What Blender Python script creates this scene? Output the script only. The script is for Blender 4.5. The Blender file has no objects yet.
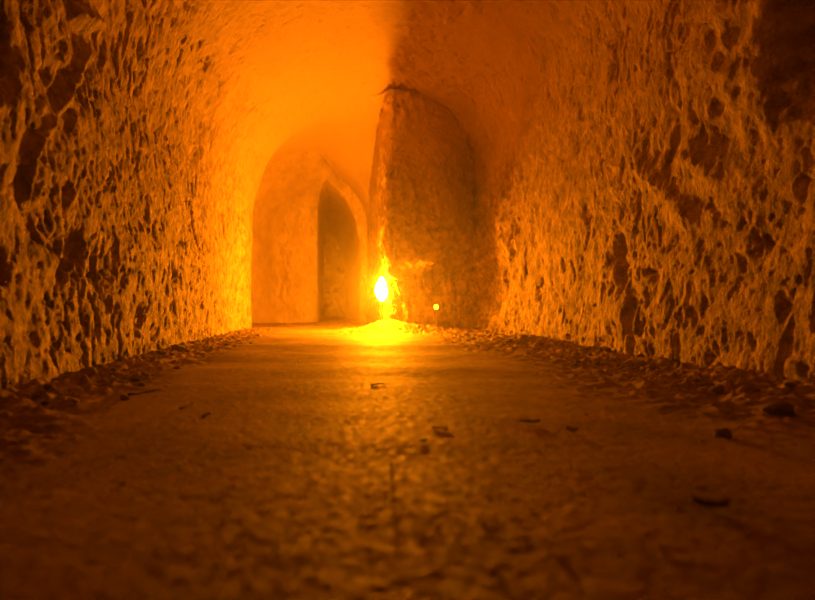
import bpy, bmesh, math, random
import numpy as np
from mathutils import Vector, Matrix

random.seed(7)
rng = np.random.default_rng(11)
C = bpy.context.scene.collection
F = 543.0          # focal length in pixels at 815 wide
CX, CY = 328.0, 307.0
CAMZ = 0.25

# ------------------------------------------------------------------ noise
def _hash(ix, iy, iz, seed):
    h = (ix * 374761393 + iy * 668265263 + iz * 2147483647 + seed * 1274126177) & 0xFFFFFFFF
    h = ((h ^ (h >> 13)) * 1274126177) & 0xFFFFFFFF
    h = ((h ^ (h >> 16)) * 2246822519) & 0xFFFFFFFF
    return h ^ (h >> 15)

_G = rng.normal(size=(256, 3)); _G /= np.linalg.norm(_G, axis=1)[:, None]
_G = _G.astype(np.float32)

def gn(x, y, z, seed=0):
    xf, yf, zf = np.floor(x), np.floor(y), np.floor(z)
    ix, iy, iz = xf.astype(np.int64), yf.astype(np.int64), zf.astype(np.int64)
    fx, fy, fz = (x - xf), (y - yf), (z - zf)
    u, v, w = [t * t * t * (t * (t * 6 - 15) + 10) for t in (fx, fy, fz)]
    out = 0
    for a in (0, 1):
        wa = u if a else 1 - u
        for b in (0, 1):
            wb = v if b else 1 - v
            for c in (0, 1):
                wc = w if c else 1 - w
                g = _G[(_hash(ix + a, iy + b, iz + c, seed) & 255)]
                d = g[..., 0] * (fx - a) + g[..., 1] * (fy - b) + g[..., 2] * (fz - c)
                out = out + wa * wb * wc * d
    return out * 1.6

def fbm(x, y, z, f, octs, seed, gain=0.5):
    a, s = 1.0, 0
    for i in range(octs):
        s = s + a * gn(x * f, y * f, z * f, seed + i * 17)
        f *= 2.03; a *= gain
    return s

def ridged(x, y, z, f, octs, seed, gain=0.5):
    a, s = 1.0, 0
    for i in range(octs):
        s = s + a * (1 - 2.2 * np.abs(gn(x * f, y * f, z * f, seed + i * 13)))
        f *= 2.1; a *= gain
    return s

def ss(a, b, x):
    t = np.clip((x - a) / (b - a), 0, 1)
    return t * t * (3 - 2 * t)

def worley2(x, y, f, seed):
    X, Y = x * f, y * f
    ix, iy = np.floor(X).astype(np.int64), np.floor(Y).astype(np.int64)
    best = np.full(X.shape, 9.0); val = np.zeros(X.shape)
    for a in (-1, 0, 1):
        for b in (-1, 0, 1):
            h = _hash(ix + a, iy + b, ix * 0 + 3, seed)
            px = ix + a + (h & 1023) / 1023.0
            py = iy + b + ((h >> 10) & 1023) / 1023.0
            d = np.hypot(X - px, Y - py)
            v = ((h >> 20) & 255) / 255.0
            m = d < best
            best = np.where(m, d, best); val = np.where(m, v, val)
    return best, val

# ------------------------------------------------------------------ mesh helpers
def grid_mesh(name, P):
    n, m, _ = P.shape
    me = bpy.data.meshes.new(name)
    me.vertices.add(n * m)
    me.vertices.foreach_set('co', P.reshape(-1).astype(np.float32))
    i = np.arange(n - 1)[:, None] * m + np.arange(m - 1)[None, :]
    q = np.stack([i, i + m, i + m + 1, i + 1], -1).reshape(-1, 4)
    nf = len(q)
    me.loops.add(nf * 4)
    me.loops.foreach_set('vertex_index', q.reshape(-1).astype(np.int32))
    me.polygons.add(nf)
    me.polygons.foreach_set('loop_start', (np.arange(nf) * 4).astype(np.int32))
    me.polygons.foreach_set('use_smooth', np.ones(nf, dtype=bool))
    me.update(calc_edges=True)
    me.validate()
    return me

def link(name, me, mat, parent=None):
    o = bpy.data.objects.new(name, me)
    C.objects.link(o)
    if mat: me.materials.append(mat)
    if parent: o.parent = parent
    return o

def bm_obj(name, bm, mat, parent=None, smooth=True):
    me = bpy.data.meshes.new(name)
    bm.normal_update(); bm.to_mesh(me); bm.free()
    if smooth:
        for p in me.polygons: p.use_smooth = True
    return link(name, me, mat, parent)

def struct(o):
    o['kind'] = 'structure'; return o

def tag(o, label, cat, group=None, kind=None):
    o['label'] = label; o['category'] = cat
    if group: o['group'] = group
    if kind: o['kind'] = kind
    return o

def thing(name, label, cat, loc, rz=0, group=None):
    o = bpy.data.objects.new(name, None); C.objects.link(o)
    o.location = loc; o.rotation_euler = (0, 0, rz); o.empty_display_size = 0.05
    return tag(o, label, cat, group)

def lathe(prof, seg=24):
    bm = bmesh.new(); rings = []
    for r, z in prof:
        if r < 1e-5: rings.append([bm.verts.new((0, 0, z))])
        else: rings.append([bm.verts.new((r * math.cos(2 * math.pi * k / seg), r * math.sin(2 * math.pi * k / seg), z)) for k in range(seg)])
    for a, b in zip(rings, rings[1:]):
        for k in range(seg):
            l = (k + 1) % seg
            if len(a) == 1 and len(b) == 1: continue
            if len(a) == 1: bm.faces.new((a[0], b[l], b[k]))
            elif len(b) == 1: bm.faces.new((a[k], a[l], b[0]))
            else: bm.faces.new((a[k], a[l], b[l], b[k]))
    bmesh.ops.recalc_face_normals(bm, faces=bm.faces)
    return bm

def tube(pts, rad, seg=8):
    bm = bmesh.new(); rings = []
    pts = [Vector(p) for p in pts]
    for i, p in enumerate(pts):
        d = (pts[min(i + 1, len(pts) - 1)] - pts[max(i - 1, 0)]).normalized()
        up = Vector((0, 0, 1)) if abs(d.z) < 0.9 else Vector((1, 0, 0))
        s = d.cross(up).normalized(); t = s.cross(d)
        r = rad[i] if isinstance(rad, (list, tuple)) else rad
        rings.append([bm.verts.new(p + r * (math.cos(2 * math.pi * k / seg) * s + math.sin(2 * math.pi * k / seg) * t)) for k in range(seg)])
    for a, b in zip(rings, rings[1:]):
        for k in range(seg):
            bm.faces.new((a[k], a[(k + 1) % seg], b[(k + 1) % seg], b[k]))
    bm.faces.new(rings[0]); bm.faces.new(rings[-1])
    bmesh.ops.recalc_face_normals(bm, faces=bm.faces)
    return bm

# ------------------------------------------------------------------ materials
def new_mat(name):
    m = bpy.data.materials.new(name); m.use_nodes = True
    return m, m.node_tree, m.node_tree.nodes, m.node_tree.links

def earth_mat(name, ca, cb, rough=0.7, scales=((28, .012), (95, .004), (260, .0015)), stretch=(1, 1, 1), spec=0.5, strength=1.0, rvar=0.0):
    m, nt, N, L = new_mat(name)
    b = N['Principled BSDF']
    tc = N.new('ShaderNodeTexCoord'); mp = N.new('ShaderNodeMapping')
    mp.inputs['Scale'].default_value = stretch
    L.new(tc.outputs['Object'], mp.inputs['Vector'])
    n1 = N.new('ShaderNodeTexNoise'); n1.inputs['Scale'].default_value = 5; n1.inputs['Detail'].default_value = 8; n1.inputs['Roughness'].default_value = .65
    L.new(tc.outputs['Object'], n1.inputs['Vector'])
    cr = N.new('ShaderNodeValToRGB')
    cr.color_ramp.elements[0].position = .35; cr.color_ramp.elements[0].color = (*ca, 1)
    cr.color_ramp.elements[1].position = .68; cr.color_ramp.elements[1].color = (*cb, 1)
    L.new(n1.outputs['Fac'], cr.inputs['Fac']); L.new(cr.outputs['Color'], b.inputs['Base Color'])
    b.inputs['Roughness'].default_value = rough
    b.inputs['Specular IOR Level'].default_value = spec
    if rvar:
        mr = N.new('ShaderNodeMapRange'); n9 = N.new('ShaderNodeTexNoise'); n9.inputs['Scale'].default_value = 60
        L.new(tc.outputs['Object'], n9.inputs['Vector'])
        mr.inputs['From Min'].default_value = .35; mr.inputs['From Max'].default_value = .65
        mr.inputs['To Min'].default_value = rough - rvar; mr.inputs['To Max'].default_value = rough + rvar
        L.new(n9.outputs['Fac'], mr.inputs['Value']); L.new(mr.outputs['Result'], b.inputs['Roughness'])
    prev = None
    for sc_, dist in scales:
        n = N.new('ShaderNodeTexNoise'); n.inputs['Scale'].default_value = sc_; n.inputs['Detail'].default_value = 4
        n.inputs['Roughness'].default_value = .6
        L.new(mp.outputs['Vector'], n.inputs['Vector'])
        bp = N.new('ShaderNodeBump'); bp.inputs['Distance'].default_value = dist; bp.inputs['Strength'].default_value = strength
        L.new(n.outputs['Fac'], bp.inputs['Height'])
        if prev: L.new(prev.outputs['Normal'], bp.inputs['Normal'])
        prev = bp
    L.new(prev.outputs['Normal'], b.inputs['Normal'])
    return m

M_wall = earth_mat('carved_earth_wall', (.15, .11, .064), (.50, .385, .24), .66, ((24, .013), (62, .011), (170, .005)), (1, 1, .7), .25)
def brighten_vault(m):
    """smoothed vault painted paler than the rough walls to make up for dimmer lamplight"""
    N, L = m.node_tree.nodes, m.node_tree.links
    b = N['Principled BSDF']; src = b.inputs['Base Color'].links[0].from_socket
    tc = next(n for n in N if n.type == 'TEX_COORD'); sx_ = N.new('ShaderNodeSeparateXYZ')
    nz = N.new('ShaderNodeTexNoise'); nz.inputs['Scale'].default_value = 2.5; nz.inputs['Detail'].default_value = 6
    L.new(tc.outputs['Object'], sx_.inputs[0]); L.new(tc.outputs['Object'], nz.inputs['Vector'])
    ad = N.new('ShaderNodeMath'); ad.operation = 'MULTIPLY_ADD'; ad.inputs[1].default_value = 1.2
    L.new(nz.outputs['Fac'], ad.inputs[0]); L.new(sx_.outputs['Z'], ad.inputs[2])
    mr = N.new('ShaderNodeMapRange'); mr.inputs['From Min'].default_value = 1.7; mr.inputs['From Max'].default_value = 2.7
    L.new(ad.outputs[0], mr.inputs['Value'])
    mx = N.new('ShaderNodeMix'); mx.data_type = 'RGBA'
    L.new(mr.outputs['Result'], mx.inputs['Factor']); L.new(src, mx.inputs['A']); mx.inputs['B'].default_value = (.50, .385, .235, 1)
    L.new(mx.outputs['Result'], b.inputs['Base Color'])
next(n for n in M_wall.node_tree.nodes if n.type == 'TEX_NOISE' and abs(n.inputs['Scale'].default_value - 5) < .1).inputs['Scale'].default_value = 13
brighten_vault(M_wall)  # vault brightness put into the base colour, rising with height
M_ceil = earth_mat('smooth_earth', (.32, .245, .15), (.44, .34, .21), .75, ((14, .012), (60, .006), (170, .002)), (1, 1, 1), .3)
M_floor = earth_mat('trodden_dirt', (.14, .095, .05), (.32, .22, .12), 0.68, ((45, .003), (130, .0028), (330, .0018)), (1, 1, 1), .32, 1.0, .12)
M_clod = earth_mat('loose_earth', (.2, .145, .085), (.33, .245, .15), .75, ((60, .008), (200, .003)))
M_stone = earth_mat('grey_stone', (.16, .12, .09), (.28, .21, .15), .6, ((80, .006), (250, .002)))
M_dark = earth_mat('dead_wood', (.05, .03, .02), (.10, .065, .04), .7, ((120, .003), (400, .001)), (1, 6, 1))
M_leaf = earth_mat('dry_leaf', (.08, .05, .03), (.16, .10, .06), .6, ((90, .003), (300, .001)))
M_metal, _, N, L = new_mat('dusty_metal')
N['Principled BSDF'].inputs['Base Color'].default_value = (.55, .5, .42, 1)
N['Principled BSDF'].inputs['Metallic'].default_value = .8
N['Principled BSDF'].inputs['Roughness'].default_value = .4
nn = N.new('ShaderNodeTexNoise'); nn.inputs['Scale'].default_value = 90
bb = N.new('ShaderNodeBump'); bb.inputs['Distance'].default_value = .001
L.new(nn.outputs['Fac'], bb.inputs['Height']); L.new(bb.outputs['Normal'], N['Principled BSDF'].inputs['Normal'])

def glow_mat(name, col, s):
    m, nt, N, L = new_mat(name)
    N.remove(N['Principled BSDF'])
    e = N.new('ShaderNodeEmission'); e.inputs['Color'].default_value = (*col, 1); e.inputs['Strength'].default_value = s
    L.new(e.outputs['Emission'], N['Material Output'].inputs['Surface'])
    return m
LAMP_COL = (1.0, .245, .002)
M_glow = glow_mat('glowing_lamp_glass', LAMP_COL, 2500)
M_glow2 = glow_mat('glowing_small_bulb', LAMP_COL, 60)

# ------------------------------------------------------------------ plan of the tunnel
LX = np.array([[-.93, -1.6], [-.93, 1.0], [-.94, 3.0], [-.90, 5.0], [-.87, 6.25], [-.89, 6.36], [-1.05, 6.42], [-1.16, 6.55], [-1.18, 7.2], [-1.15, 9.2]])
RX = np.array([[1.50, -1.6], [1.50, 1.0], [1.47, 3.0], [1.47, 4.3], [1.50, 5.05], [1.44, 5.3], [1.28, 5.35], [1.0, 5.365], [.78, 5.38], [.67, 5.395], [.615, 5.43], [.60, 5.56], [.60, 6.2], [.60, 7.2], [.62, 9.2]])

def resample(P, spacing):
    """dense polyline; spacing(y) gives the local step"""
    out = [P[0]]
    for a, b in zip(P, P[1:]):
        d = np.hypot(*(b - a)); n = max(1, int(math.ceil(d / spacing(a, b))))
        for k in range(1, n + 1): out.append(a + (b - a) * k / n)
    return np.array(out)

def sp(a, b):
    y = max(a[1], b[1])
    dx = abs(a[0] - b[0]); dy = abs(a[1] - b[1])
    if y <= 1.0: return .02
    if dx > .6 * dy: return .009
    return .0075 if y < 3.6 else (.010 if y < 5.5 else .02)

# refine y first so that spacing applies
Rd = resample(RX, sp)
# smooth the corners of the plan a little
def smooth_poly(P, k):
    Q = P.copy()
    for _ in range(k): Q[1:-1] = .25 * Q[:-2] + .5 * Q[1:-1] + .25 * Q[2:]
    return Q
Rd = smooth_poly(Rd, 25)
nu = len(Rd)
# left partner: monotone y matched to cumulative max of right y
ry = np.maximum.accumulate(Rd[:, 1] + 1e-4 * np.arange(nu))
ry = (ry - ry[0]) / (ry[-1] - ry[0]) * (LX[-1, 1] - LX[0, 1]) + LX[0, 1]
for _ in range(3):
    e_ = np.concatenate([2 * ry[0] - ry[1:81][::-1], ry, 2 * ry[-1] - ry[-81:-1][::-1]])
    ry = np.convolve(e_, np.ones(161) / 161, 'valid')
Lfine = smooth_poly(resample(LX, lambda a, b: .01), 12)
Ld = np.stack([np.interp(ry, Lfine[:, 1], Lfine[:, 0]), ry], 1)

def crown(y): return np.interp(y, [-2, 2, 4, 5.5, 7, 9.2], [2.5, 2.5, 2.5, 2.5, 2.42, 2.26])

ZS_L, ZS_R = 1.25, 1.25
NW = 290            # samples on each straight wall
NA = 420            # samples on the arch
tl = np.linspace(-.16, ZS_L, NW)
phi = np.linspace(0, math.pi, NA + 2)[1:-1]
H = crown(Ld[:, 1])[:, None]
xl, yl = Ld[:, 0][:, None], Ld[:, 1][:, None]
xr, yr = Rd[:, 0][:, None], Rd[:, 1][:, None]
one = np.ones((nu, 1))
def hoopW(x, y, t): return np.stack([x + 0 * t, y + 0 * t, t + 0 * x], -1)
PL = hoopW(xl, yl, one * tl[None])
# one vault spans the full width; past the corner it is cut off by the narrower right wall
bl_ = ss(6.2, 8.0, yr)
xref = np.maximum(1.48 * (1 - bl_) + xr * bl_, xr + 1e-3)
zsr = 1.45 - .2 * bl_
pw = .92
ccm = np.clip((xr - xl) / (xref - xl), 0, 1)
pmax = np.arccos(-np.sign(2 * ccm - 1) * np.abs(2 * ccm - 1) ** (1 / pw))
ph = pmax * np.linspace(0, 1, NA + 2)[None, 1:-1]
cc = (1 - np.sign(np.cos(ph)) * np.abs(np.cos(ph)) ** pw) / 2
def vault(p, c):
    zb = ZS_L + (zsr - ZS_L) * c
    return zb + (H - zb) * np.abs(np.sin(p)) ** pw
ZR = vault(pmax, ccm)
PA = np.stack([xl + (xref - xl) * cc, yl + (yr - yl) * (cc / ccm) ** 7, vault(ph, cc)], -1)
tr = -.16 + (ZR + .16) * np.linspace(0, 1, NW)[None]
PR = hoopW(xr, yr, tr)[:, ::-1]
cc = (cc / ccm)
P0 = np.concatenate([PL, PA, PR], 1)
# the rock corner by the lamp overhangs it
wc = np.exp(-(((xr - .60) / .16) ** 2 + ((yr - 5.38) / .28) ** 2)) * np.concatenate([0 * PL[..., 0], np.clip(cc, 0, 1) ** 14, 1 + 0 * tr], 1)
gz_ = ss(.45, .85, P0[..., 2]) * (1 - ss(1.3, 2.1, P0[..., 2]))
P0[..., 0] -= .075 * wc * gz_
fwt = ss(4.7, 5.36, yr) * (1 - ss(5.5, 5.8, yr)) * (1 - ss(1.0, 1.5, xr))
hz = ss(.50, .68, P0[..., 2] + .05 * np.sin(14 * xr) - .30 * ss(.75, 1.25, xr))
armw = np.concatenate([0 * PL[..., 0], np.clip(cc, 0, 1) ** 14, 1 + 0 * tr], 1)
P0[..., 1] -= .34 * fwt * hz * armw * (1 - ss(1.4, 2.35, P0[..., 2]))
nt_ = P0.shape[1]

def normals(P):
    du = np.gradient(P, axis=0); dv = np.gradient(P, axis=1)
    n = np.cross(du, dv); n /= np.linalg.norm(n, axis=-1)[..., None] + 1e-9
    return n
Nn = normals(P0)
# outward (into the rock)
cen = np.stack([(xl + xr) / 2 + 0 * P0[..., 0], P0[..., 1], 1.0 + 0 * P0[..., 0]], -1)
sgn = np.sign(np.sum((P0 - cen) * Nn, -1))
Nn *= np.sign(np.median(sgn))
if np.mean(sgn) < 0 and np.sign(np.median(sgn)) > 0: Nn *= -1
# smooth the normal field along u so that corners do not fold
for _ in range(14):
    Nn[1:-1] = .25 * Nn[:-2] + .5 * Nn[1:-1] + .25 * Nn[2:]
Nn /= np.linalg.norm(Nn, axis=-1)[..., None]

x, y, z = P0[..., 0], P0[..., 1], P0[..., 2]
idx = np.arange(nt_)[None, :] + 0 * x
is_left = (x < (xl + xr) / 2)
tmid = (NW + NA / 2)
side = np.abs(idx - tmid) / (NA / 2)             # 0 crown .. 1 spring .. >1 wall
cref = cc * ccm                                   # place across the full-width vault, 0 left .. 1 right
wa = ss(.35, .95, np.abs(2 * cref - 1))
wend = ss(.35, .95, np.abs(2 * ccm - 1))
wr = np.maximum(wend, ss(0, .5, ZR - tr))[:, ::-1]
wallness = np.concatenate([1 + 0 * PL[..., 0], wa, wr], 1)
rgt = ss(-1, 1, (idx - tmid) / 60)
face = rgt * ss(5.25, 5.42, y) * ss(.55, .7, x) * (1 - ss(1.3, 1.45, x))   # the shaded face beside the lamp
far = ss(5.6, 6.4, y)
nearness = 1 - ss(2.2, 4.2, y)
low = 1 - ss(.35, 1.1, z)

d = np.zeros_like(x)
fw = gn(x * 24, y * 24, z * 18, 93); fw2 = gn(x * 55, y * 55, z * 40, 94)
wx = x + .04 * gn(x * 6, y * 6, z * 6, 91); wy = y + .05 * gn(x * 5, y * 5, z * 5, 92) + .010 * fw + .004 * fw2
wz = z + .012 * fw2 + .02 * fw
calm = (1 - .6 * far) * (1 - .6 * face)
# broad swells
d += .045 * fbm(x, y * .9, z * .8, 1.3, 2, 1) * (.35 + .65 * wallness) * (1 - .6 * face)
d += .016 * fbm(wx, wy, wz * .9, 4.6, 5, 5, .5) * (.15 + .85 * wallness) * calm
d += -.0028 * ridged(wx, wy, wz * .55 + .35 * y, 7.5, 3, 21) * wallness * calm * (.7 + .9 * low + .5 * nearness)
def holes(n, lo, hi): return np.clip((n - lo) / (hi - lo), 0, 1.3) ** 1.3
# patches where the tool has bitten
patch = .45 + .9 * ss(-.15, .3, gn(x * 2.2, y * 2.2, z * 2.2, 96))
# tall chisel gouges, slanting a little
q = gn(x * 15, (wy + .22 * z) * 20, wz * 4.8 + 2 * x, 41)
d += .014 * holes(q, .33, .58) * wallness * (1 - .5 * far) * (1 - .55 * face) * patch
q2 = gn(x * 30, (wy + .18 * z) * 42, wz * 10, 43)
d += .009 * holes(q2, .28, .52) * wallness * (1 - .5 * far) * patch
# pits, larger low down and near
p = fbm(wx, wy, wz * .8, 8.5, 4, 61, .55)
pm = (.35 + .75 * low + .45 * nearness) * wallness * (1 - .7 * far) * (1 - .8 * face)
d += .017 * holes(p, .40, .75) * pm
p2 = fbm(wx, wy, wz * .8, 21, 3, 65, .55)
d += .008 * holes(p2, .36, .65) * (.4 + .65 * low + .3 * nearness) * wallness * (1 - .6 * far)
# rare nicks in the vault
d += .0065 * fbm(wx, wy, wz, 11, 5, 75, .6) * (1 - wallness) * (1 - .4 * far)
p3 = fbm(wx, wy, wz, 22, 2, 71)
d += .014 * ss(.62, .80, p3) * (1 - wallness)
# rougher vault on the right shoulder
rs = ss(0.0, .35, np.concatenate([0 * PL[..., 0], 2 * cref - 1, 2 * ccm - 1 + 0 * tr], 1)) * (1 - wallness * .5) * (1 - far)
d += .034 * fbm(wx, wy, wz, 5, 4, 81, .55) * rs
d += .022 * fbm(x, wy, wz, 9, 4, 83, .6) * rgt * wallness * ss(5.3, 5.45, y) * (1 - ss(6.0, 6.8, y)) * (x < .75)
# fine grain
d += .0026 * gn(x * 48, y * 48, z * 40, 36) * wallness * (1 - far)
d += (.0042 * fbm(x, y, z * .6, 26, 4, 31, .62)) * (.5 + .5 * wallness) * (1 - .4 * far)
# vertical streaks on the shaded face
d += .026 * gn(x * 20 + 3 * z, y * 20, z * 2.2, 33) * face
d += .035 * fbm(wx, wy, wz * .55, 4.5, 5, 35, .55) * face

d *= 1 - wallness * (1 - face) * np.where(rgt > .5, .50 * (1 - ss(4.0, 4.5, y)), .10)
# broken ribs of rock where the right wall meets the face
rib = ridged(x * 1.0, y + .10 * z, z * .35, 4.2, 3, 37, .55)
d += -.022 * rib * rgt * wallness * ss(3.9, 4.5, y) * (1 - ss(5.3, 5.4, y)) * (1 - ss(1.3, 1.9, z))
# named hollows and ridges on the walls: (side, y, z, ry, rz, depth)
by_ = y + .07 * gn(x * 7, y * 7, z * 7, 97) + .035 * gn(x * 19, y * 19, z * 19, 98)
bz_ = z + .10 * gn(x * 6, y * 6, z * 6, 99) + .05 * gn(x * 17, y * 17, z * 17, 100)
def blob(s, yy, zz, ry_, rz_, dep, pw=1.0):
    m = rgt if s > 0 else 1 - rgt
    e = ((by_ - yy) / ry_) ** 2 + ((bz_ - zz) / rz_) ** 2
    return dep * np.exp(-e ** pw) * m
wob = .12 * gn(x * 5, y * 5, z * 5, 95)
d += blob(-1, 1.50, .98, .12, .13, .05, 1.6) * (1 + 2 * wob)
d += blob(-1, 1.95, 1.02, .10, .11, .03, 1.3)
d += blob(1, 1.64, 1.14, .17, .20, .16, 1.6) * (1 + 2 * wob)
d += blob(1, 2.05, .90, .08, .10, .025, 1.3)
d += blob(1, 2.0, 1.18, .08, .10, .025, 1.3)
d += blob(1, 2.76, .48, .07, .14, .050, 1.1)
d += blob(1, 2.66, .20, .04, .13, .035, 1.1)
d += blob(1, 2.50, .38, .09, .04, .03, 1.2)
d += blob(1, 4.80, .40, .32, .34, .09, 1.0)
d += blob(1, 4.25, .72, .10, .26, .03, 1.1)
d += blob(1, 3.75, .30, .06, .14, .025, 1.1)
d += blob(1, 2.35, .95, .04, .10, .025, 1.3)
d += blob(-1, 3.3, .35, .07, .11, .05, 1.3)
d += blob(-1, 2.6, .18, .06, .10, .05, 1.3)
d += blob(-1, 2.0, .45, .12, .05, .05, 1.3)
def ridge(s, pts, w, amp, shadow=0):
    m = rgt if s > 0 else 1 - rgt
    best = np.full(x.shape, 9.0)
    for a, b in zip(pts, pts[1:]):
        ay, az = a; by, bz = b
        L2 = (by - ay) ** 2 + (bz - az) ** 2
        t = np.clip(((y - ay) * (by - ay) + (z - az) * (bz - az)) / L2, 0, 1)
        best = np.minimum(best, np.hypot(y - ay - t * (by - ay), z - az - t * (bz - az)))
    return (-amp * np.exp(-(best / w) ** 2) + shadow * np.exp(-((best - 2.2 * w) / (1.3 * w)) ** 2)) * m
d += ridge(-1, [(2.14, 1.27), (2.05, 1.10), (1.92, .93), (1.76, .78), (1.72, .60)], .018, .020, .004)
d += ridge(-1, [(2.05, 1.36), (2.2, 1.40)], .03, .035, .01)
d += ridge(1, [(2.62, .95), (2.4, .75), (2.25, .62)], .045, .018, .003)
d += ridge(1, [(2.25, .88), (2.1, .75)], .04, .018, .003)
d += ridge(1, [(4.45, .95), (4.55, .62), (4.62, .25), (4.6, 0)], .035, .03)
d += ridge(1, [(4.0, .75), (4.1, .45), (4.15, .1)], .03, .010)


Pw = P0 + Nn * d[..., None]
iL, iR = NW + int(NA * .22), NW + int(NA * .78)
struct(link('wall_left', grid_mesh('wall_left', Pw[:, :iL + 1]), M_wall))
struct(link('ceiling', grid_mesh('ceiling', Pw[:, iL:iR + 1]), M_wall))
struct(link('wall_right', grid_mesh('wall_right', Pw[:, iR:]), M_wall))

# ------------------------------------------------------------------ end wall with its dark archway
gx = np.arange(-1.45, .95, .012); gz = np.arange(-.2, 2.6, .012)
X, Z = np.meshgrid(gx, gz, indexing='ij')
zz_ = np.array([-.3, .9, 1.3, 1.6, 1.85, 2.02, 2.12])
rt = np.interp(Z, zz_, np.array([.47, .47, .46, .40, .28, .13, -.02]))
lf = np.interp(Z, zz_, np.array([-.15, -.15, -.15, -.15, -.14, -.10, -.02]))
s = np.minimum(rt - X, X - lf) + .012 * gn(X * 9, Z * 0, Z * 7, 3)
s = np.where(Z > 2.12, -.1, s)
er = np.where(Z > 1.2, np.hypot((X + .28) / .87, (Z - 1.2) / 1.06), np.abs(X + .28) / .87)
Y = 8.55 + .10 * fbm(X, X * 0, Z * .7, 2.2, 3, 7) - .25 * ((X + .4) / 1.0) ** 2 * 0 + .018 * fbm(X * 1.6, X * 0, Z * .7, 12, 3, 9)
Y -= 1.1 * ss(.55, 1.15, er) * (1 - .75 * ss(-.2, .25, X))
hole = ss(-.02, .045, s)
Y = Y + hole * (5.2 + .2 * fbm(X, X * 0, Z, 3, 2, 15))+ .12 * ss(-.16, .03, X - lf + 0 * X - .03) * (s > -.2) * (X < .1) * (Z < 2.0)
struct(link('wall_back', grid_mesh('wall_back', np.stack([X, Y, Z], -1)), M_ceil))
# wall closing the tunnel behind the camera
gx = np.arange(-1.4, 2.0, .04); gz = np.arange(-.2, 2.8, .04)
X, Z = np.meshgrid(gx, gz, indexing='ij')
struct(link('wall_front', grid_mesh('wall_front', np.stack([X, -1.45 + .08 * fbm(X, X * 0, Z, 3, 3, 77), Z], -1)), M_wall))

# ------------------------------------------------------------------ floor
Lc, Rc = LX, RX
def dist_poly(x, y, P):
    best = np.full(np.shape(x), 9.0)
    for a, b in zip(P, P[1:]):
        L2 = ((b - a) ** 2).sum()
        t = np.clip(((x - a[0]) * (b[0] - a[0]) + (y - a[1]) * (b[1] - a[1])) / L2, 0, 1)
        best = np.minimum(best, np.hypot(x - a[0] - t * (b[0] - a[0]), y - a[1] - t * (b[1] - a[1])))
    return best
def floor_h(x, y):
    x = np.asarray(x, float); y = np.asarray(y, float); o = x * 0
    dl = dist_poly(x, y, Lc) + .10 * gn(x * 2, y * 1.6, o, 201); dr = dist_poly(x, y, Rc) + .14 * gn(x * 2, y * 1.6, o, 203)
    bl = 1 - ss(.02, .56, dl); br = 1 - ss(.02, .92, dr)
    bank = np.maximum(bl, br)
    h = .018 * bl ** 1.7 + .026 * br ** 1.7 - .035 * (1 - ss(0, 1.6, np.abs(x - .1))) * 0
    h = h - .0
    # trodden undulations across the path
    mid = 1 - ss(.1, .8, bank)
    h = h + .006 * fbm(x * .55, y * 1.0, o, 2.3, 2, 211) * mid
    h = h + .030 * gn(x * .8 + .35 * y, y * 2.2, o, 215) * mid * ss(1.5, 2.6, y)
    # clods
    w1, v1 = worley2(x + .03 * gn(x * 14, y * 14, o, 5), y, 15, 301)
    w2, v2 = worley2(x, y + .02 * gn(x * 20, y * 20, o, 6), 36, 303)
    w3, v3 = worley2(x, y, 85, 305)
    rough = ss(.03, .85, bank) * (1 - .75 * np.exp(-(((x - .56) / .28) ** 2 + ((y - 5.28) / .35) ** 2)))
    h = h + rough * (.021 * np.clip(1 - w1 * 1.6, 0, 1) ** .8 * (v1 > .35) * v1 + .012 * np.clip(1 - w2 * 1.5, 0, 1) ** .8 * (v2 > .3))
    h = h + (.10 + .90 * rough) * (.005 * np.clip(1 - w3 * 1.6, 0, 1) * (v3 > .5))
    h = h + rough * (.014 * ridged(x, y, o, 8, 3, 221) - .030)
    h = h + .0012 * fbm(x, y, o, 30, 3, 231, .65) * (.6 + rough)
    # scattered dimples
    h = h + .0016 * np.clip(1 - worley2(x, y, 140, 307)[0] * 1.7, 0, 1)
    # mound at the lamp and along the foot of the shaded face
    h = h + .095 * np.exp(-(((x - .56) / .24) ** 2 + ((y - 5.28) / .26) ** 2))
    h = h + .05 * np.exp(-(((x - 1.0) / .35) ** 2 + ((y - 5.3) / .25) ** 2))
    h = h + .045 * np.exp(-(((x - 1.25) / .22) ** 2 + ((y - 3.55) / .45) ** 2))
    return h
ys = np.concatenate([np.arange(-1.55, .3, .03), np.arange(.3, 1.0, .0045), np.arange(1.0, 2.2, .008), np.arange(2.2, 6.0, .013), np.arange(6.0, 9.0, .03), np.arange(9.0, 14.2, .1)])
xs = np.arange(-1.5, 1.95, .0068)
X, Y = np.meshgrid(xs, ys, indexing='ij')
struct(link('floor', grid_mesh('floor', np.stack([X, Y, floor_h(X, Y)], -1)), M_floor))

def fh(x, y): return float(floor_h(np.array([x]), np.array([y]))[0])
def at(u, v):
    """a floor point from a place in the photograph"""
    y_ = 1.0
    h_ = 0.0
    for _ in range(6):
        y_ = (CAMZ - h_) * F / (v - CY); x_ = (u - CX) * y_ / F
        h_ = max(0.0, fh(x_, y_))
    return x_, y_, fh(x_, y_)

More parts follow.
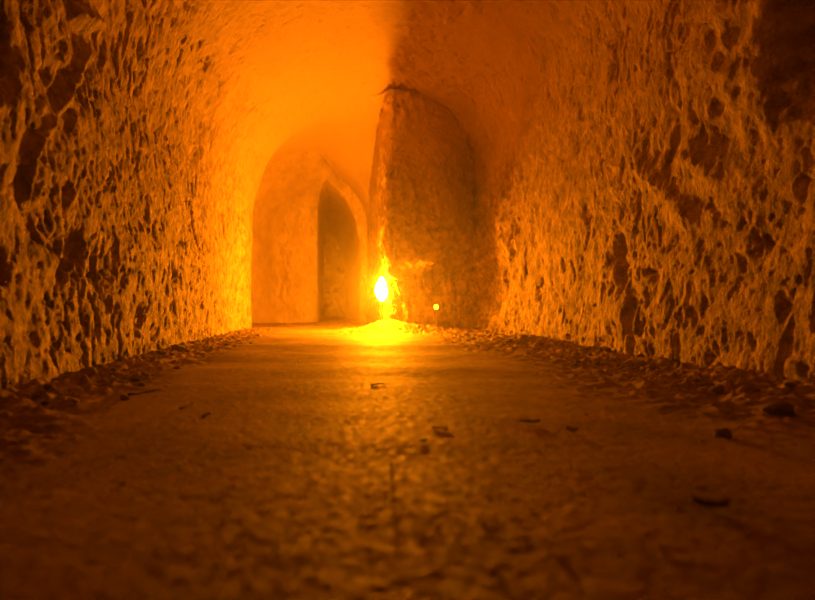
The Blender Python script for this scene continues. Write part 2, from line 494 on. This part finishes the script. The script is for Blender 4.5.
# ------------------------------------------------------------------ lamps
lx, ly = .542, 5.50
lz = fh(lx, ly) - .004
LAMPZ = .42
t = thing('lamp', 'glowing tall glass lamp standing on the dirt mound at the rock corner', 'lamp', (lx, ly, lz))
top = LAMPZ - lz
bm_obj('base', lathe([(0, 0), (.045, 0), (.048, .006), (.044, .013), (.02, .02), (.010, .03), (0, .032)]), M_metal, t)
bm_obj('stem', lathe([(0, .02), (.008, .021), (.007, top - .15), (.012, top - .145), (0, top - .14)], 12), M_metal, t)
bm_obj('socket', lathe([(0, top - .155), (.022, top - .15), (.026, top - .135), (.026, top - .115), (.018, top - .105), (0, top - .104)]), M_metal, t)
bm_obj('glass_globe', lathe([(.0, top - .115), (.018, top - .113), (.024, top - .1), (.042, top - .075), (.061, top - .038), (.067, top), (.061, top + .038), (.046, top + .075), (.027, top + .11), (.014, top + .132), (0, top + .137)], 32), M_glow, t)

sx, sy = 1.03, 5.17
szz = fh(sx, sy) - .004
t = thing('small_lamp', 'tiny glowing bulb on a short holder beside the foot of the right wall', 'lamp', (sx, sy, szz))
tp = .245 - szz
bm_obj('base', lathe([(0, 0), (.022, 0), (.022, .008), (.008, .014), (0, .015)], 16), M_metal, t)
bm_obj('stem', lathe([(0, .01), (.005, .011), (.005, tp - .03), (.012, tp - .026), (.012, tp - .016), (0, tp - .015)], 12), M_metal, t)
bm_obj('bulb', lathe([(0, tp - .02), (.010, tp - .018), (.019, tp - .003), (.021, tp + .008), (.016, tp + .020), (.006, tp + .027), (0, tp + .028)], 20), M_glow2, t)

# ------------------------------------------------------------------ loose things on the floor
def rock_bm(seed, sub=3, sx=1, sy=.8, sz=.6, rough=.28):
    bm = bmesh.new(); bmesh.ops.create_icosphere(bm, subdivisions=sub, radius=1)
    V = np.array([v.co[:] for v in bm.verts])
    n = fbm(V[:, 0], V[:, 1], V[:, 2], 1.1, 3, seed, .55)
    # a few flat cuts make it angular
    r_ = np.random.default_rng(seed)
    for _ in range(7):
        c = r_.normal(size=3); c /= np.linalg.norm(c); lim = r_.uniform(.55, .85)
        k = V @ c; over = np.clip(k - lim, 0, None); V = V - over[:, None] * c[None]
    V = V * (1 + rough * n)[:, None] * np.array([sx, sy, sz])
    for v, c in zip(bm.verts, V): v.co = c
    return bm

def mesh_from(bm, name, mat):
    me = bpy.data.meshes.new(name); bm.normal_update(); bm.to_mesh(me); bm.free()
    for p in me.polygons: p.use_smooth = True
    me.materials.append(mat); return me

KEEP = []
def put(name, me, u, v, size, rz, label, cat, group=None, sink=.25, tilt=(0, 0), h=.6):
    x_, y_, z_ = at(u, v)
    KEEP.append((x_, y_))
    o = bpy.data.objects.new(name, me); C.objects.link(o)
    o.location = (x_, y_, z_ + size * h * (1 - sink) - .001)
    o.scale = (size,) * 3; o.rotation_euler = (tilt[0], tilt[1], rz)
    return tag(o, label, cat, group)

stoneA = mesh_from(rock_bm(3, 3, 1, .8, .85, .2), 'stone', M_stone)
stoneB = mesh_from(rock_bm(8, 3, 1, .7, .55, .2), 'stone', M_stone)
put('stone', stoneA, 178, 350, .036, .3, 'dark pointed stone at the foot of the brightly lit left wall', 'stone', sink=.1)
put('stone', stoneB, 98, 366, .040, 1.1, 'smaller dark stone lying against the rough left wall, in its shadowed rubble', 'stone')
put('stone', stoneB, 778, 408, .035, .2, 'flat dark stone on the rubble under the darkest part of the right wall', 'stone')
put('stone', stoneA, 722, 436, .016, 2.0, 'small rounded stone out on the dirt away from the right wall rubble', 'stone')

def twig(name, u0, v0, u1, v1, rad, label, seed, forks=1):
    a = at(u0, v0); b = at(u1, v1)
    r_ = random.Random(seed)
    base = Vector(((a[0] + b[0]) / 2, (a[1] + b[1]) / 2, 0)); base.z = fh(base.x, base.y)
    pts = []
    n = 9
    for k in range(n):
        f = k / (n - 1)
        x_ = a[0] + (b[0] - a[0]) * f + r_.uniform(-1, 1) * rad * 1.2; y_ = a[1] + (b[1] - a[1]) * f + r_.uniform(-1, 1) * rad * 1.2
        pts.append(Vector((x_, y_, max(fh(x_, y_), base.z - .002) + rad * (1.1 + .6 * math.sin(3 * f)))) - base)
    t = thing(name, label, 'twig', base)
    bm_obj('stick', tube(pts, [rad * (1.15 - .6 * k / (n - 1)) for k in range(n)]), M_dark, t)
    if forks:
        p = pts[5]; dd = (pts[6] - pts[4]).normalized(); sd = dd.cross(Vector((0, 0, 1)))
        bm_obj('side_shoot', tube([p, p + dd * rad * 4 + sd * rad * 3 + Vector((0, 0, rad * 1.2)), p + dd * rad * 8 + sd * rad * 7 + Vector((0, 0, rad * 1.5))], [rad * .6, rad * .5, rad * .3]), M_dark, t)
    return t
twig('twig', 129, 396, 157, 390, .0035, 'longest dark twig lying beside the rubble of the left wall', 1)
twig('twig', 180, 410, 192, 405, .0028, 'short dark twig on bare dirt just beyond the longest twig', 2, 0)
twig('twig', 203, 418, 212, 414, .0028, 'short dark twig nearest the camera of the three on the left side', 3, 0)
twig('twig', 372, 386, 384, 385, .0030, 'short dark twig lying flat in the bright glow below the lamp', 4, 0)
twig('twig', 432, 429, 449, 431, .0024, 'forked dark twig lying flat to the right of the upright stub', 5)
# upright stub
x_, y_, z_ = at(392, 480)
t = thing('twig_stub', 'thin dark stub of twig sticking upright from the dirt in mid path', 'twig', (x_, y_, z_))
bm_obj('stick', tube([(0, 0, -.004), (.0006, 0, .008), (-.0004, .001, .017), (.0006, .001, .025)], [.0022, .002, .0018, .0010]), M_dark, t)

def leaf_bm(L_, W_, curl, seed):
    r_ = random.Random(seed); bm = bmesh.new(); nU, nV = 13, 7; g = []
    for i in range(nU):
        f = i / (nU - 1); w = W_ * (math.sin(math.pi * min(1, f * 1.02)) ** .75) * (1 - .25 * f) + .0004
        row = []
        for j in range(nV):
            s_ = (j / (nV - 1) - .5) * 2
            row.append(bm.verts.new(((f - .5) * L_, s_ * w, curl * W_ * s_ * s_ + curl * .35 * L_ * (f - .5) ** 2 * 2 + r_.uniform(-1, 1) * W_ * .04 + .001)))
        g.append(row)
    for i in range(nU - 1):
        for j in range(nV - 1): bm.faces.new((g[i][j], g[i + 1][j], g[i + 1][j + 1], g[i][j + 1]))
    bmesh.ops.solidify(bm, geom=bm.faces[:], thickness=.0006)
    bmesh.ops.recalc_face_normals(bm, faces=bm.faces)
    return bm
def leaf(u, v, L_, W_, rz, label, seed, curl=.8):
    x_, y_, z_ = at(u, v)
    z_ = max(fh(x_ + a, y_ + b) for a in (-.012, 0, .012) for b in (-.008, 0, .008)) + .0005
    t = thing('dry_leaf', label, 'leaf', (x_, y_, z_), rz)
    bm_obj('blade', leaf_bm(L_, W_, curl, seed), M_leaf, t)
    bm_obj('stalk', tube([(-L_ * .48, 0, .0025), (-L_ * .58, .001, .003), (-L_ * .68, .003, .002)], [.0008, .0007, .0006], 6), M_dark, t)
leaf(711, 510, .040, .009, -.35, 'largest dark curled leaf, alone on the shadowed dirt at the right', 1)
leaf(530, 424, .042, .010, -.15, 'dark flat leaf on the dirt below the right wall hollow', 2, .5)
leaf(572, 432, .024, .006, -.8, 'small leaf scrap beside the dark flat leaf', 3, .9)
leaf(424, 443, .016, .005, .5, 'small dark leaf scrap just beyond the upright twig stub', 4, .6)

# clods fallen along both walls and grit on the path
clods = [mesh_from(rock_bm(30 + k, 2, 1, .85, .6, .35), 'earth_clod', M_clod) for k in range(5)]
def scatter(n, fn, meshes, name, label, cat, group, smin, smax):
    k = 0; tries = 0
    while k < n and tries < n * 20:
        tries += 1
        x_, y_ = fn()
        if any(math.hypot(x_ - a, y_ - b) < .07 for a, b in KEEP): continue
        s_ = smin + (smax - smin) * random.random() ** 2.2
        o = bpy.data.objects.new(name, random.choice(meshes)); C.objects.link(o)
        o.location = (x_, y_, fh(x_, y_) + s_ * .30); o.scale = (s_,) * 3
        o.rotation_euler = (0, 0, random.uniform(0, 6.28))
        tag(o, label, cat, group); k += 1
def near_left():
    y_ = 1.35 + 4.3 * random.random() ** 1.3
    return (-.90 + abs(random.gauss(.10, .13)), y_)
def near_right():
    y_ = 1.45 + 3.6 * random.random() ** 1.2
    return (1.42 - abs(random.gauss(.12, .2)), y_)
def path():
    y_ = .5 + 3.2 * random.random() ** 1.5
    x_ = random.uniform(-.6, .8) * min(1, y_)
    return (x_, y_)
scatter(90, near_left, clods, 'earth_clod', 'crumbly earth clod in the rubble along the left wall', 'clod', 'earth clods along the left wall', .006, .024)
scatter(120, near_right, clods, 'earth_clod', 'crumbly earth clod in the rubble along the right wall', 'clod', 'earth clods along the right wall', .006, .026)
scatter(150, path, clods, 'pebble', 'tiny pebble on the trodden dirt path', 'pebble', 'tiny pebbles on the path', .0015, .0045)

# ------------------------------------------------------------------ air, camera
w = bpy.data.worlds.new('world'); bpy.context.scene.world = w; w.use_nodes = True
N, L = w.node_tree.nodes, w.node_tree.links
N['Background'].inputs['Color'].default_value = (0, 0, 0, 1); N['Background'].inputs['Strength'].default_value = 0
vs = N.new('ShaderNodeVolumeScatter'); vs.inputs['Density'].default_value = .0105; vs.inputs['Anisotropy'].default_value = .78
vs.inputs['Color'].default_value = (1, 1, 1, 1)
L.new(vs.outputs['Volume'], N['World Output'].inputs['Volume'])

cam = bpy.data.cameras.new('camera'); co = bpy.data.objects.new('camera', cam); C.objects.link(co)
co.location = (0, 0, CAMZ); co.rotation_euler = (math.pi / 2, 0, 0)
cam.sensor_width = 36; cam.lens = F / 815 * 36
cam.shift_x = (407.5 - CX) / 815; cam.shift_y = (CY - 300) / 815
cam.clip_start = .02; cam.clip_end = 50
cam.dof.use_dof = True; cam.dof.focus_distance = 3.4; cam.dof.aperture_fstop = 2.3
sc = bpy.context.scene
sc.camera = co
sc.view_settings.view_transform = 'Standard'; sc.view_settings.look = 'None'
sc.view_settings.gamma = 1; sc.view_settings.use_curve_mapping = False
sc.view_settings.exposure = 0.0
sc.cycles.max_bounces = 10; sc.cycles.diffuse_bounces = 6; sc.cycles.volume_bounces = 1
sc.cycles.sample_clamp_indirect = 8
